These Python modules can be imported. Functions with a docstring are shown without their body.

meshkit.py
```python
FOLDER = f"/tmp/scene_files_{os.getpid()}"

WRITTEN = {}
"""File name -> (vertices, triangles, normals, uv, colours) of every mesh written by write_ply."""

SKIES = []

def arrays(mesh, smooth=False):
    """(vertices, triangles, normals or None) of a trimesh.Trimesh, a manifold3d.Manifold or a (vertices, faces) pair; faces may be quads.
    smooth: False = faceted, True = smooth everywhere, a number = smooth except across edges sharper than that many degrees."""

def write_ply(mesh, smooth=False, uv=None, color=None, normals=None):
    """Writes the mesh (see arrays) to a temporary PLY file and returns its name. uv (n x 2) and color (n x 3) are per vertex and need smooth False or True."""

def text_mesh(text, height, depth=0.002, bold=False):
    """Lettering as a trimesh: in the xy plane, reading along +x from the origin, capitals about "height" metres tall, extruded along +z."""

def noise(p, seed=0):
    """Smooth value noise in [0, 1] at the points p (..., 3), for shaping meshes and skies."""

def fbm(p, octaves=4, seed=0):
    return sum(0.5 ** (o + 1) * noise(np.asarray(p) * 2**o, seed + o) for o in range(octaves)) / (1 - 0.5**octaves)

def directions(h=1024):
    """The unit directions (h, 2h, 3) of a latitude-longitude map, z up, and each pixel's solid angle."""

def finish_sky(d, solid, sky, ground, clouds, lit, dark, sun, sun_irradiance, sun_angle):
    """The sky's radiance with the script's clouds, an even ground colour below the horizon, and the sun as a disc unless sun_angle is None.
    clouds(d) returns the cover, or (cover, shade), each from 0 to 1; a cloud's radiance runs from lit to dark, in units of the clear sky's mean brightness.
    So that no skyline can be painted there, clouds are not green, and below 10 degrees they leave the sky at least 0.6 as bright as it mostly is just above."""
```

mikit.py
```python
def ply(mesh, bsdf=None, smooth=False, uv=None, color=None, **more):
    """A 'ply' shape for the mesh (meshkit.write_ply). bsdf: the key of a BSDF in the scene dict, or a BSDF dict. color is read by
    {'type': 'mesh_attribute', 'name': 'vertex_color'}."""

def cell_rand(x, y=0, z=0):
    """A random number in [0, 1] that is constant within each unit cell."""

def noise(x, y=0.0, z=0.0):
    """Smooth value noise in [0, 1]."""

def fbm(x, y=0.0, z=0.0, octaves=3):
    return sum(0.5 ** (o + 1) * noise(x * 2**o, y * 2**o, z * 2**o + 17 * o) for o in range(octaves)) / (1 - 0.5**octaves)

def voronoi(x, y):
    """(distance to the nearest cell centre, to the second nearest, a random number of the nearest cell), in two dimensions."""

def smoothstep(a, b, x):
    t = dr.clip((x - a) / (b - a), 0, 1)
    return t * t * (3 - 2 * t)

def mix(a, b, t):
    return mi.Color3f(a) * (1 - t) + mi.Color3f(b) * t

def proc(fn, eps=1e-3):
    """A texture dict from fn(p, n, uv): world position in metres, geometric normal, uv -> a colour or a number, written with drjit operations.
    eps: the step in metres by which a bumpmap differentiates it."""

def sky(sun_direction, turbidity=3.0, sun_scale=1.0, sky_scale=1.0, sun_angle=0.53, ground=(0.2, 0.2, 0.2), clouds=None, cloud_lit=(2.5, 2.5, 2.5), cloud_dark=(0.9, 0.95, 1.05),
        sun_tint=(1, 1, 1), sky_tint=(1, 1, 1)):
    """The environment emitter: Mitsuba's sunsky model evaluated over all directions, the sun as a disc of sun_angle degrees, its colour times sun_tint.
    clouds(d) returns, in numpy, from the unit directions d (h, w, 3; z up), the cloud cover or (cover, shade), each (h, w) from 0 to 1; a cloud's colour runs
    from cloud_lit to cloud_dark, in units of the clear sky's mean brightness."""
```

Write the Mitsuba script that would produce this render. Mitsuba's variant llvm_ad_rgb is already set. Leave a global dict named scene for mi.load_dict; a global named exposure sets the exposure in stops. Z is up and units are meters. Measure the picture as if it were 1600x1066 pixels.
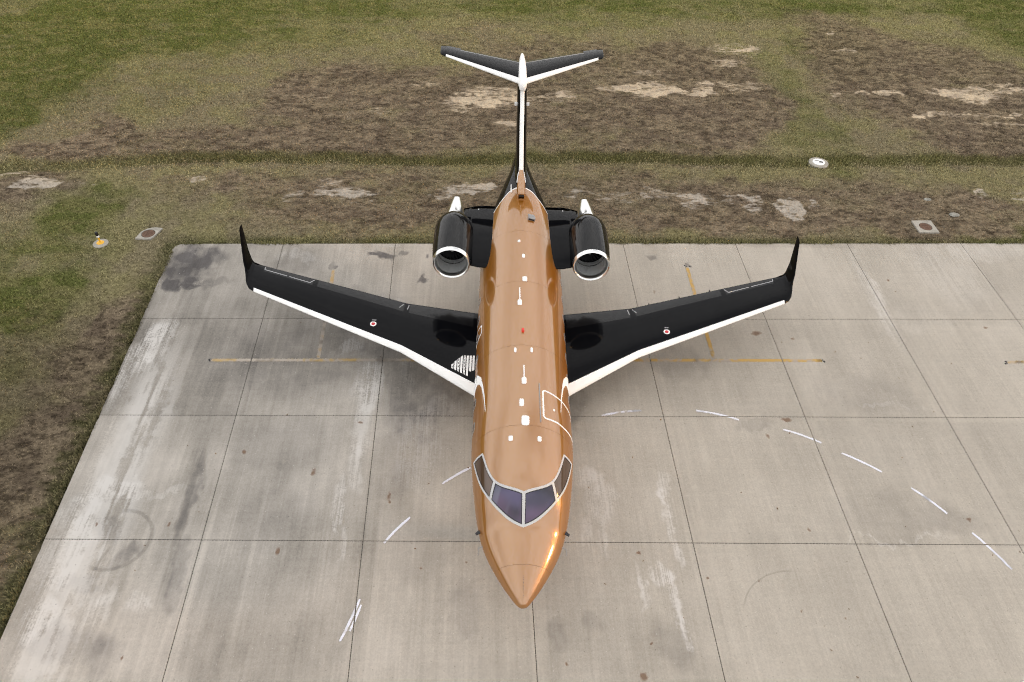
import math
import numpy as np
import drjit as dr
import mitsuba as mi
import trimesh
import mikit, meshkit
from mikit import noise, fbm, smoothstep, mix, cell_rand, proc
from scipy.interpolate import PchipInterpolator, CubicSpline
from scipy.ndimage import gaussian_filter1d
from shapely.geometry import Polygon, LineString, Point, box as sbox
from shapely.ops import unary_union

T = mi.ScalarTransform4f
scene, labels = {'type': 'scene'}, {}

# ---------------------------------------------------------------- camera, sky, exposure
EYE = np.array([-1.25364, -11.31661, 19.04147])
PITCH, YAW, ROLL = .7762, -.0514, .0331


def camera_axes():
    c, s = math.cos(PITCH), math.sin(PITCH)
    f, r = np.array([0, c, -s]), np.array([1, 0, 0.])
    m = np.array([r, np.cross(f, r), f])
    cy, sy, cr, sr = math.cos(YAW), math.sin(YAW), math.cos(ROLL), math.sin(ROLL)
    return np.array([[cr, -sr, 0], [sr, cr, 0], [0, 0, 1]]) @ m @ np.array([[cy, -sy, 0], [sy, cy, 0], [0, 0, 1]]).T


AX = camera_axes()
scene['camera'] = {'type': 'perspective', 'fov': 66.95, 'fov_axis': 'x', 'near_clip': .5, 'far_clip': 5000.,
                   'to_world': T().look_at(origin=EYE.tolist(), target=(EYE + AX[2]).tolist(), up=(-AX[1]).tolist())}
SUN = (.95, -.10, .19)


def overcast(d):
    m = meshkit.fbm(d * [2.2, 2.2, 3.5], 4, 5)
    return np.ones(d.shape[:2]), np.clip((m - .42) * 2.2, 0, 1)


scene['sky'] = mikit.sky(SUN, turbidity=3, sun_scale=.13, sun_angle=7, sun_tint=(1, .80, .56), clouds=overcast, cloud_lit=(3.0, 2.95, 2.9), cloud_dark=(1.35, 1.4, 1.48), ground=(.22, .2, .16))
exposure = 3.18
scene['integrator_depth_hint'] = None
del scene['integrator_depth_hint']

# ---------------------------------------------------------------- helpers
SLOPE_ROWS = {-4: (-18.3, -.05), -3: (-13.7, -.045), -2: (-9.1, -.038), -1: (-4.5, -.03), 0: (.09, -.021), 1: (4.63, -.0122), 2: (9.2, -.0045), 3: (13.66, .0035)}
COL_X = [-13.3, -9.03, -4.6, -.02, 4.57, 9.17, 13.8, 18.56, 23.2, 27.8, 32.4, 37.0]


def key_of(name, parent=None):
    k = name if parent is None else parent + '__' + name
    if k not in scene and k not in labels:
        return k
    i = 1
    while f'{k}_{i:03d}' in scene or f'{k}_{i:03d}' in labels:
        i += 1
    return f'{k}_{i:03d}'


def say(k, label=None, category=None, group=None, kind=None):
    labels[k] = {a: b for a, b in (('label', label), ('category', category), ('group', group), ('kind', kind)) if b}


def put(name, mesh, bsdf, parent=None, smooth=35, label=None, **tags):
    k = key_of(name, parent)
    scene[k] = mikit.ply(mesh, bsdf, smooth=smooth)
    if label or tags:
        say(k, label, **tags)
    return k


def thing(name, label, category, group=None):
    k = key_of(name)
    say(k, label, category, group)
    return k


def cat(*ms):
    return trimesh.util.concatenate([m for m in ms])


def box(x0, x1, y0, y1, z0, z1):
    m = trimesh.creation.box((x1 - x0, y1 - y0, z1 - z0))
    m.apply_translation(((x0 + x1) / 2, (y0 + y1) / 2, (z0 + z1) / 2))
    return m


def grid_mesh(P, close_v=False):
    """Quads over an (n, m, 3) array of points."""
    n, m = P.shape[:2]
    i, j = np.meshgrid(np.arange(n - 1), np.arange(m if close_v else m - 1), indexing='ij')
    a, b = i * m + j, i * m + (j + 1) % m
    f = np.stack([a, a + m, b + m, b], -1).reshape(-1, 4)
    return trimesh.Trimesh(P.reshape(-1, 3), np.vstack([f[:, [0, 1, 2]], f[:, [0, 2, 3]]]), process=False)


def tidy(m):
    m = trimesh.Trimesh(m.vertices, m.faces, process=True)
    m.update_faces(m.nondegenerate_faces())
    if m.volume < 0:
        m.invert()
    return m


def lathe(profile, n=48):
    """(distance along the axis, radius) turned about the y axis."""
    p = np.asarray(profile, float)
    a = np.linspace(0, 2 * np.pi, n, endpoint=False)
    P = np.stack([p[:, 1][:, None] * np.cos(a), np.broadcast_to(p[:, 0][:, None], (len(p), n)), p[:, 1][:, None] * np.sin(a)], -1)
    return tidy(grid_mesh(P, True))


def tube(pts, r, n=8):
    from scipy.spatial.transform import Rotation
    out = []
    pts = np.asarray(pts, float)
    for a, b in zip(pts[:-1], pts[1:]):
        out.append(trimesh.creation.cylinder(r, segment=[a, b], sections=n))
    return cat(*out)


def plan_sheet(poly, z0, z1):
    """A thin plate of the plan polygon, from z0 to z1."""
    ms = [trimesh.creation.extrude_polygon(g, z1 - z0, engine='earcut') for g in getattr(poly, 'geoms', [poly]) if g.area > 1e-5]
    m = cat(*ms)
    m.apply_translation((0, 0, z0))
    return m


# the jet's own frame: x to its port side, y aft from the nose tip, z up
HEADING = .02972
ORIGIN = np.array([-.3467, -2.72, 0])
JET = np.array([[math.cos(HEADING), -math.sin(HEADING), 0], [math.sin(HEADING), math.cos(HEADING), 0], [0, 0, 1.]])


def on_jet(m):
    m = m.copy()
    m.vertices = np.asarray(m.vertices) @ JET + ORIGIN
    return m


def jput(name, mesh, bsdf, parent, smooth=35, label=None):
    return put(name, on_jet(mesh), bsdf, parent, smooth, label)


# ---------------------------------------------------------------- materials
def principled(**k):
    d = {'type': 'principled'}
    for a, b in k.items():
        d[a] = {'type': 'rgb', 'value': list(b)} if isinstance(b, tuple) else b
    return {'type': 'twosided', 'bsdf': d}


def noisy(col, amount, fx, fy=None, fz=None, seed=0.):
    fy, fz = fy or fx, fz or fx
    def fn(p, n, uv):
        v = fbm(p.x * fx + seed, p.y * fy, p.z * fz, 3)
        return mi.Color3f(*col) * (1 + amount * (v - .5) * 2)
    return proc(fn)


def jet_paint(col, dust, amount):
    """Gloss paint with a thin uneven film of dust and faint flow marks along the airframe."""
    def fn(p, n, uv):
        v = fbm(p.x * 7, p.y * .9, p.z * 7, 3)
        w = fbm(p.x * 1.3 + 9, p.y * 1.3, p.z * 1.3, 3)
        t = dr.clip(amount * (v * .7 + w * .8 - .45), 0, 1)
        return mix(col, dust, t)
    return proc(fn)


def gloss(base, amount, f=3.):
    def fn(p, n, uv):
        return base + amount * fbm(p.x * f, p.y * f, p.z * f, 3)
    return proc(fn)


B = scene
B['copper_paint'] = {'type': 'twosided', 'bsdf': {'type': 'blendbsdf', 'weight': .58,
    'flake': principled(base_color=jet_paint((.325, .184, .066), (.37, .24, .14), .25), roughness=.30, metallic=1.0)['bsdf'],
    'gloss': principled(base_color=jet_paint((.292, .101, .004), (.31, .14, .05), .2), roughness=gloss(.02, .04), eta=2.7, clearcoat=1.0, clearcoat_gloss=.98)['bsdf']}}
B['black_paint'] = principled(base_color=jet_paint((.0022, .0024, .0034), (.03, .03, .032), .07), roughness=gloss(.01, .03), specular=.08, clearcoat=.12, clearcoat_gloss=.98)
B['elevator_sheen_paint'] = principled(base_color=jet_paint((.02, .02, .022), (.06, .055, .055), .2), roughness=.2, specular=.6)  # same black paint, lightened so its colour carries the bright horizon's sheen
B['white_paint'] = principled(base_color=jet_paint((.80, .80, .79), (.60, .58, .54), .18), roughness=.28, specular=.5, clearcoat=.6, clearcoat_gloss=.9)
B['frame_paint'] = principled(base_color=jet_paint((.50, .50, .50), (.40, .38, .35), .3), roughness=.35, specular=.5)
B['polished_metal'] = principled(base_color=noisy((.86, .86, .85), .05, 4), roughness=gloss(.10, .1), metallic=1.0)
B['bare_metal'] = principled(base_color=noisy((.42, .43, .43), .12, 5), roughness=.38, metallic=.85)
B['duct_metal'] = principled(base_color=noisy((.33, .34, .34), .10, 5), roughness=.42, metallic=.25)
B['dull_metal'] = principled(base_color=noisy((.30, .30, .30), .15, 9), roughness=.45, metallic=.6)
B['dark_metal'] = principled(base_color=(.035, .036, .04), roughness=.4, metallic=.5)
B['rubber'] = principled(base_color=(.02, .02, .02), roughness=.7)
B['seal'] = principled(base_color=(.012, .012, .014), roughness=.5)
B['red_lens'] = principled(base_color=(.7, .03, .015), roughness=.15, clearcoat=1.0)
B['red_paint'] = principled(base_color=(.45, .02, .03), roughness=.35)
B['line_paint'] = principled(base_color=(.42, .42, .43), roughness=.4)


def pane_reflection_colour(p, n, uv):
    a = fbm(p.x * 1.5 + .7, p.y * 1.5, p.z * 1.5 + 3, 2)
    b = fbm(p.x * 1.1 + 8, p.y * 1.1, p.z * 1.1, 2)
    w = noise(p.x * 5 - p.y * 2.2, p.z * 1.1, 4.)
    c = mix((.008, .010, .020), (.070, .062, .130), smoothstep(.38, .68, a))
    c = mix(c, (.14, .07, .14), .4 * smoothstep(.5, .75, b))
    return mix(c, (.16, .17, .22), .5 * smoothstep(.62, .85, w))  # pale streaks of reflection painted into the coated pane's colour


B['coated_glass_reflection'] = principled(base_color=proc(pane_reflection_colour), roughness=.04, specular=.45, clearcoat=.4, clearcoat_gloss=.99)
B['side_glass'] = principled(base_color=(.075, .042, .026), roughness=.03, metallic=.25, specular=.9, clearcoat=1.0, clearcoat_gloss=.99)
B['nacelle_paint'] = principled(base_color=jet_paint((.003, .0032, .004), (.03, .03, .032), .07), roughness=gloss(.03, .05), specular=.24, clearcoat=.4, clearcoat_gloss=.98)
B['flap_paint'] = principled(base_color=jet_paint((.006, .006, .007), (.03, .03, .032), .1), roughness=.12, specular=.22, clearcoat=.1)
B['seam'] = principled(base_color=(.27, .125, .04), roughness=.4)


# ---------------------------------------------------------------- blots on the ground: (x, y, half width, half depth, strength)
BROWN = [(-5.58,24.76,7.42,5,1),(5.61,26.32,7.82,6.84,1),(10.84,27.13,3.82,6.79,0.9),(-1.04,33.26,4.5,2.65,0.5),(-11.89,21.45,7.77,1.65,0.9),(-9.14,27.46,3.01,2.93,0.6),(-19.08,22.66,2.09,1.4,0.7),(-20.69,20.61,2.58,0.95,0.9),(23.07,28.11,6.54,6.68,1.1),(24.66,23.28,4.01,3.59,0.9),(20.94,32.08,3.07,5.56,0.8),(18.65,37.12,2.06,1.47,0.5),(-5.56,17.34,7.25,2.08,0.8),(5.57,16.93,7.37,2.23,0.8),(15.35,16.51,7.18,2.59,0.8),(-20.4,17.72,1.89,1.49,0.9),(-13.95,18.02,3.03,1.14,0.6),(-6.42,15.22,6.9,1.13,0.5),(9.36,15.07,6.87,0.93,0.5),(-13.74,5.58,2.24,4.73,0.7),(-14.17,2.13,2.01,3.65,0.9),(-13.65,9.55,1.58,2.5,0.6),(-13.31,-1.26,0.98,1.55,0.8),(-15.65,8.56,2.64,2.07,0.4),(19.22,15.57,3.4,1.55,0.6)]
GREEN = [(-25.35,30.13,4.4,8.56,0.9),(-25.78,26.43,2.85,6.82,1),(-19.52,34.99,6.32,4.31,0.7),(-26.63,37.16,7.59,3.13,0.6),(-12.91,35.66,7.63,4.81,0.5),(-6.63,38.33,12.13,2.27,0.6),(4.55,37.17,6.05,3.02,0.5),(14.14,38.71,8.44,2.38,0.7),(25.69,39.41,8.71,2.33,0.7),(32.36,36.54,3.79,5.08,1),(19.41,32.05,2.3,3.2,0.8),(14.98,24.76,1.51,7.12,0.5),(-17.66,21.96,1.03,0.61,0.7),(-17.63,16.77,1.33,1.11,0.8),(-18.78,12.46,2.89,3.39,0.7),(-17.66,15.39,1.8,1.19,0.5),(-17.48,8.25,0.87,1.72,0.4),(21.38,14.44,0.39,0.7,1),(20.2,14.13,1.37,0.25,0.8),(-18.89,27.99,3.97,4.61,0.3),(-17.87,10.25,1.37,1.9,0.5)]
SAND = [(-0.91,26.2,1.83,1.12,1),(-1.89,25.15,1.3,0.67,0.8),(7.43,27.21,1.51,0.74,1.2),(5.53,27.03,0.75,0.51,0.9),(10.25,27.26,0.55,0.75,1),(9.4,26.74,2.06,0.29,0.9),(13.27,32.32,1.52,0.53,0.8),(13.83,31.57,1.12,0.44,0.6),(12.41,30.22,0.95,0.5,0.9),(12.49,27.52,1.4,0.53,0.7),(-0.01,23.43,0.44,0.32,1),(2.4,25.91,1.33,0.56,0.6),(3.27,26.41,0.67,0.35,0.7),(8.05,28.94,0.89,0.47,0.7),(17.66,26.61,0.28,0.3,1),(18.99,26.85,0.49,0.31,0.9),(20.46,26.87,0.7,0.39,1),(22.81,27.06,0.5,0.24,0.9),(23.66,27.01,0.5,0.32,1),(24.98,26.81,1.42,0.8,1.2),(27.33,27.3,0.9,0.33,1),(26.94,27.96,0.54,0.25,0.8),(23.3,24.63,2.04,0.22,0.8),(24.49,23.6,1.67,0.22,0.8),(25.99,24.6,0.68,0.23,0.9),(19.84,34.28,0.32,0.29,1),(19.98,32.06,0.69,0.27,0.8),(21.38,24.46,0.27,0.22,1),(-7.76,17.33,1.65,0.5,0.6),(-2.07,17.67,0.79,0.4,1.1),(-1.17,17.78,0.39,0.25,0.9),(-3.06,17.21,0.61,0.29,0.7),(-6.62,16.94,1.64,0.49,0.5),(-9.46,16.83,0.43,0.29,0.6),(-8.14,18.07,0.56,0.26,0.5),(-13.55,18.38,0.33,0.32,0.9),(-20.93,17.72,0.75,0.32,1.1),(-22.1,18.82,0.49,0.22,1.1),(-19.14,17.98,1.09,0.21,0.5),(-20.55,18.12,0.54,0.32,0.8),(6.46,17.18,0.4,0.45,0.8),(7.89,16.56,0.56,0.59,0.8),(7.45,17.19,0.45,0.25,0.7),(10.69,17.06,0.57,0.36,0.9),(10.34,16.23,0.62,0.59,0.8),(12.11,16.25,0.45,0.8,1.2),(13.28,16.59,0.34,0.31,0.9),(8.98,17.05,1.14,0.46,0.6),(3.16,17.41,0.56,0.35,0.7),(4.75,17.02,1.01,0.5,0.6),(1.4,17.15,0.56,0.39,0.4),(20.88,17.44,0.35,0.28,1),(22.3,16.94,0.44,0.22,0.9),(17.71,15.33,1.12,0.8,0.4),(22.89,17.81,0.6,0.35,0.6),(2.14,15.95,1.09,0.47,0.4),(-10.19,25.68,1.29,0.27,0.6),(-6.2,24.62,0.8,0.33,0.6),(-4.45,27.56,0.84,0.29,0.7),(-10.86,24.02,1.25,0.26,0.5),(-8.38,24.19,0.79,0.26,0.5)]
DARK_STAIN = [(-12.16,12.91,1.03,0.58,0.9),(-12.62,12.04,0.82,0.88,1),(-12.92,11.07,0.33,0.38,1),(-8.32,12.44,0.98,0.8,0.3),(-5.15,12.84,0.5,0.24,0.9),(-5.59,12.76,0.2,0.16,0.8),(-6.98,12.36,0.12,0.12,1),(-4.36,13.01,0.23,0.16,0.7),(-3.47,12.76,0.1,0.16,1),(-3.55,11.36,0.15,0.19,0.9),(5.52,12.9,0.21,0.25,0.5),(6.75,12.34,0.1,0.12,1),(-7.25,7.24,3.25,1.85,0.35),(-4.79,8.82,1.36,1.67,0.3),(-3.25,5.48,1.25,1.67,0.5),(-3.25,3.64,1.18,1.5,0.3),(-6.28,9.84,1.39,1.05,0.35),(-11.94,11.29,1.42,0.23,0.4),(-12.11,11.03,0.47,0.15,0.6),(10.62,0.71,1.88,0.8,0.16),(12.08,0.58,1.13,0.46,0.16),(11.35,5.37,1.73,1.2,0.2),(7.43,4.31,0.62,0.27,0.3),(5.45,7.02,1.11,0.78,0.3),(0.74,-2.55,0.33,0.42,0.35),(1.49,-2.47,0.25,0.34,0.25),(3.49,-2.76,0.41,0.67,0.3),(-1.7,-1.82,0.41,0.7,0.25),(-9.64,1.61,0.22,1.58,0.6),(-9.42,-0.8,0.24,0.97,0.5),(-11.03,-0.21,0.34,0.32,0.5),(-11.71,0.8,0.35,0.35,0.45),(-11.98,-0.85,0.67,0.24,0.3),(-11.7,-2.5,0.94,0.53,0.4),(-10.64,-2.84,0.31,0.68,0.35),(-7.27,3.68,1.56,1.26,0.2),(-7.19,1.15,1.08,1.3,0.2),(-3.81,1.99,0.56,0.68,0.2),(-3.14,0.07,1.06,1.2,0.15),(1.29,4.63,0.62,0.67,0.5),(1.77,5.44,0.53,0.56,0.4)]
LIME_STAIN = [(-12.51,8.36,0.61,0.67,0.7),(-12.65,7.73,0.43,0.97,0.8),(-13.18,6.39,0.29,1.21,0.9),(-13.05,6.97,0.63,0.78,0.5),(-5.07,6.05,0.46,1.15,0.8),(-5.03,4.68,0.32,1.6,0.7),(-5.01,2.69,0.19,0.95,0.6),(-5.41,1.34,0.13,0.98,0.9),(-5.12,0.1,0.09,0.6,0.5),(2.93,-1.36,0.15,0.55,1),(3.53,-1.09,0.28,0.3,1),(3.67,-1.73,0.14,0.72,1),(3.77,-2.34,0.1,0.31,1),(4.03,0.59,0.09,1.17,0.9),(4.12,1.67,0.11,0.91,0.6),(1.86,2.15,0.42,0.46,0.7),(2.15,1.25,0.56,0.66,0.6),(1.58,0.21,0.18,0.61,0.5),(2.1,-0,0.14,0.6,0.5),(-12.43,1.87,0.55,0.47,0.5),(-12.74,1.22,0.53,0.68,0.7),(-12.65,-0.18,0.51,1.03,0.7),(-11.78,2.08,0.55,0.33,0.6),(-11.1,-1.49,0.33,0.47,0.7),(-10.23,-1.42,0.3,0.3,0.8),(-12.52,-1.98,0.4,0.55,0.8),(-10.76,1.74,0.91,0.14,0.5),(-3.78,7.23,0.22,1.53,0.2),(-3.24,3.39,0.59,1.48,0.3),(-2.61,4.93,0.62,0.54,0.25),(-4.42,9.84,0.58,0.28,0.4),(-5.39,10.19,0.59,0.36,0.4),(-5.7,7.85,0.44,0.44,0.5),(-8.39,12.84,0.99,0.33,0.4),(-4.72,13.75,1.54,0.21,0.4),(19.35,13.52,1.62,0.95,0.4),(17.11,12.07,1.3,2.19,0.25),(12.22,4.81,1.28,0.09,0.3),(10.34,-0.02,1.65,0.07,0.5),(13.59,10.9,0.25,2.41,0.35),(13.55,9.8,0.39,1.91,0.35),(14.37,9.1,1.44,0.74,0.15)]
RUST_SPOT = [(-6.9,-0.11,0.07,0.16,1),(8.52,8.41,0.23,0.14,0.9),(8.47,4.38,0.17,0.11,1),(7.68,3.76,0.08,0.11,0.8),(2.64,-3.68,0.11,0.14,1),(-5.14,4.42,0.08,0.08,1),(3,-0.31,0.07,0.06,1),(2.97,-2.85,0.05,0.05,1),(0.78,-3.31,0.05,0.05,1),(12.76,0.64,0.09,0.09,0.9),(4.74,-1.09,0.05,0.06,1),(-6.31,2.52,0.08,0.14,0.8),(-8.53,3.3,0.08,0.1,1),(-2.97,-0.67,0.05,0.06,0.8),(9.75,8.14,0.07,0.07,0.7),(-1.75,-0.52,0.05,0.04,0.8),(17.06,8.68,0.1,0.07,0.8),(14.46,11.36,0.08,0.08,0.9),(-10.13,-2.99,0.05,0.07,1),(-10.06,0.79,0.05,0.09,1),(-12.07,0.82,0.04,0.07,0.9),(7.97,0.37,0.06,0.06,0.7),(8.14,-2.28,0.05,0.05,0.7),(7.03,-2.05,0.05,0.05,0.7),(-4.01,1.63,0.07,0.18,0.8),(-3.97,1.43,0.06,0.07,1),(-9.75,11.59,0.14,0.19,0.4),(5.19,10.69,0.07,0.11,0.5)]


def blots(x, y, spots, soft=1.25):
    m = mi.Float(0)
    for X, Y, a, b, s in spots:
        d = dr.square((x - X) / a) + dr.square((y - Y) / b)
        m = m + s * dr.clip(soft - d, 0, 1)
    return m


def ditch_line(x):
    """Centre of the shallow drain across the field."""
    return 20.15 - 1.0 * dr.square(dr.clip((-x - 8) / 15, 0, 1.4)) + .12 * dr.sin(x * .35)


def turf(x, y):
    """Cover of (dead brown, green, bare sand, ditch green, kerb-side green) at a place."""
    wx = x + 2.4 * (fbm(x * .35 + 40, y * .35 + 9) - .5) + .7 * (noise(x * 1.7, y * 1.7) - .5)
    wy = y + 1.8 * (fbm(x * .35, y * .35 + 77) - .5) + .6 * (noise(x * 1.7 + 31, y * 1.7) - .5)
    sx = x + .9 * (noise(x * .9 + 5, y * .9) - .5) + .45 * (noise(x * 3.5, y * 3.5 + 8) - .5)
    sy = y + .6 * (noise(x * .9, y * .9 + 15) - .5) + .35 * (noise(x * 3.5 + 9, y * 3.5) - .5)
    n1 = fbm(x * .8, y * 1.5, 3., 3)
    n2 = fbm(x * 3.0 + 7, y * 4.5, 1., 3)
    brown = smoothstep(.05, 1.1, blots(wx, wy, BROWN, 1.4) * (.5 + 1.0 * n1) + .55 * (n2 - .5))
    green = smoothstep(.0, 1.35, blots(wx, wy, GREEN, 1.5) * (.45 + 1.1 * n1) + .5 * (n2 - .5) + .12)
    n3 = fbm(x * 2.2 + 3, y * 6.0, 5., 4)
    n4 = noise(x * 9., y * 16.)
    frag = fbm(x * 3.4, y * 10.5, 15., 4)
    sand = .94 * smoothstep(.27, .92, blots(sx, sy, SAND, 1.75) * .68 * (.3 * n3 + .7 * frag) * 2.0 + .45 * (n3 - .55) * smoothstep(.2, .6, blots(wx, wy, BROWN)) + .32 * (n4 - .5))
    dd = y - ditch_line(x)
    wob = .35 * (noise(x * 1.1, 3.) - .5)
    ditch = smoothstep(.66, .16, dr.abs(dd - .05 + wob)) * (.65 + .5 * n1) * (.55 + .45 * smoothstep(-20., -14., x))
    kerb = dr.maximum(smoothstep(.55, .1, y - 13.7 + .5 * (n1 - .5)) * smoothstep(-13.8, -13., x), smoothstep(.8, .1, -13.45 - x + .9 * (n2 - .5)) * smoothstep(14.4, 13.6, y))
    return brown, green, sand, ditch, dr.clip(kerb * (.5 + .8 * fbm(x * .9, y * .9 + 3)), 0, 1)


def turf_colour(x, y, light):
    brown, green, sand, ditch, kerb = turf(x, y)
    m = fbm(x * .9 + 3, y * .9, 0., 3)
    c = mix((.300, .268, .142), (.290, .248, .155), smoothstep(.35, .65, m))
    c = mix(c, mix((.118, .140, .036), (.190, .188, .070), smoothstep(.42, .68, fbm(x * 1.6 + 12, y * 2.4, 7., 3))), green * .86)
    c = mix(c, mix((.180, .136, .102), (.310, .243, .172), smoothstep(.3, .7, fbm(x * 2.1, y * 3.3, 9., 3))), brown * .85)
    clod = smoothstep(.52, .70, .6 * noise(x * 4.3, y * 7.5) + .4 * noise(x * 10, y * 17)) * (.25 + .75 * brown)
    c = c * (1 - .42 * clod)
    c = mix(c, (.098, .102, .030), ditch * .8)
    c = mix(c, (.085, .095, .032), kerb * .65)
    left_vignette = smoothstep(-12., -16., x) * smoothstep(12., 6., y)  # lens vignette painted into the turf colour, over a darker brown on the left
    c = c * (1 - .36 * left_vignette)
    far = smoothstep(24., 38., y)
    c = c * mi.Color3f(1 + .12 * far, 1 + .14 * far, 1 + .02 * far)
    return c * light, sand


def ground_colour(p, n, uv):
    x, y = p.x, p.y
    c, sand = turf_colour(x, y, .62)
    g = noise(x * 24, y * 24) * .5 + noise(x * 9, y * 13) * .5
    c = c * (.52 + .96 * g)
    s = mix((.56, .46, .33), (.40, .33, .25), smoothstep(.3, .75, fbm(x * 2.2, y * 3.0, 2., 3)))
    s = mix(s, (.38, .35, .31), smoothstep(19.5, 17., y) * smoothstep(12.8, 14., y) * .8)
    return mix(c, s * (.8 + .4 * noise(x * 18, y * 18)), sand * .92)


def blade_colour(p, n, uv):
    x, y = p.x, p.y
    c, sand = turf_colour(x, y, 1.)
    r = cell_rand(dr.floor(x * 22), dr.floor(y * 22), 3)
    q = cell_rand(dr.floor(x * 17), dr.floor(y * 17), 8)
    c = c * (.50 + 1.05 * r)
    return mix(c, (.42, .345, .19), .34 * smoothstep(.72, .95, q))


def rough_height(p, n, uv):
    return fbm(p.x * 3.5, p.y * 3.5, 0., 3) * 1.0 + noise(p.x * 17, p.y * 17) * .35


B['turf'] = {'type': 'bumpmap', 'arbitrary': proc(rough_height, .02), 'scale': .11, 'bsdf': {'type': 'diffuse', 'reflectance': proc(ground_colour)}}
B['grass_blade'] = {'type': 'twosided', 'bsdf': {'type': 'diffuse', 'reflectance': proc(blade_colour)}}


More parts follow.
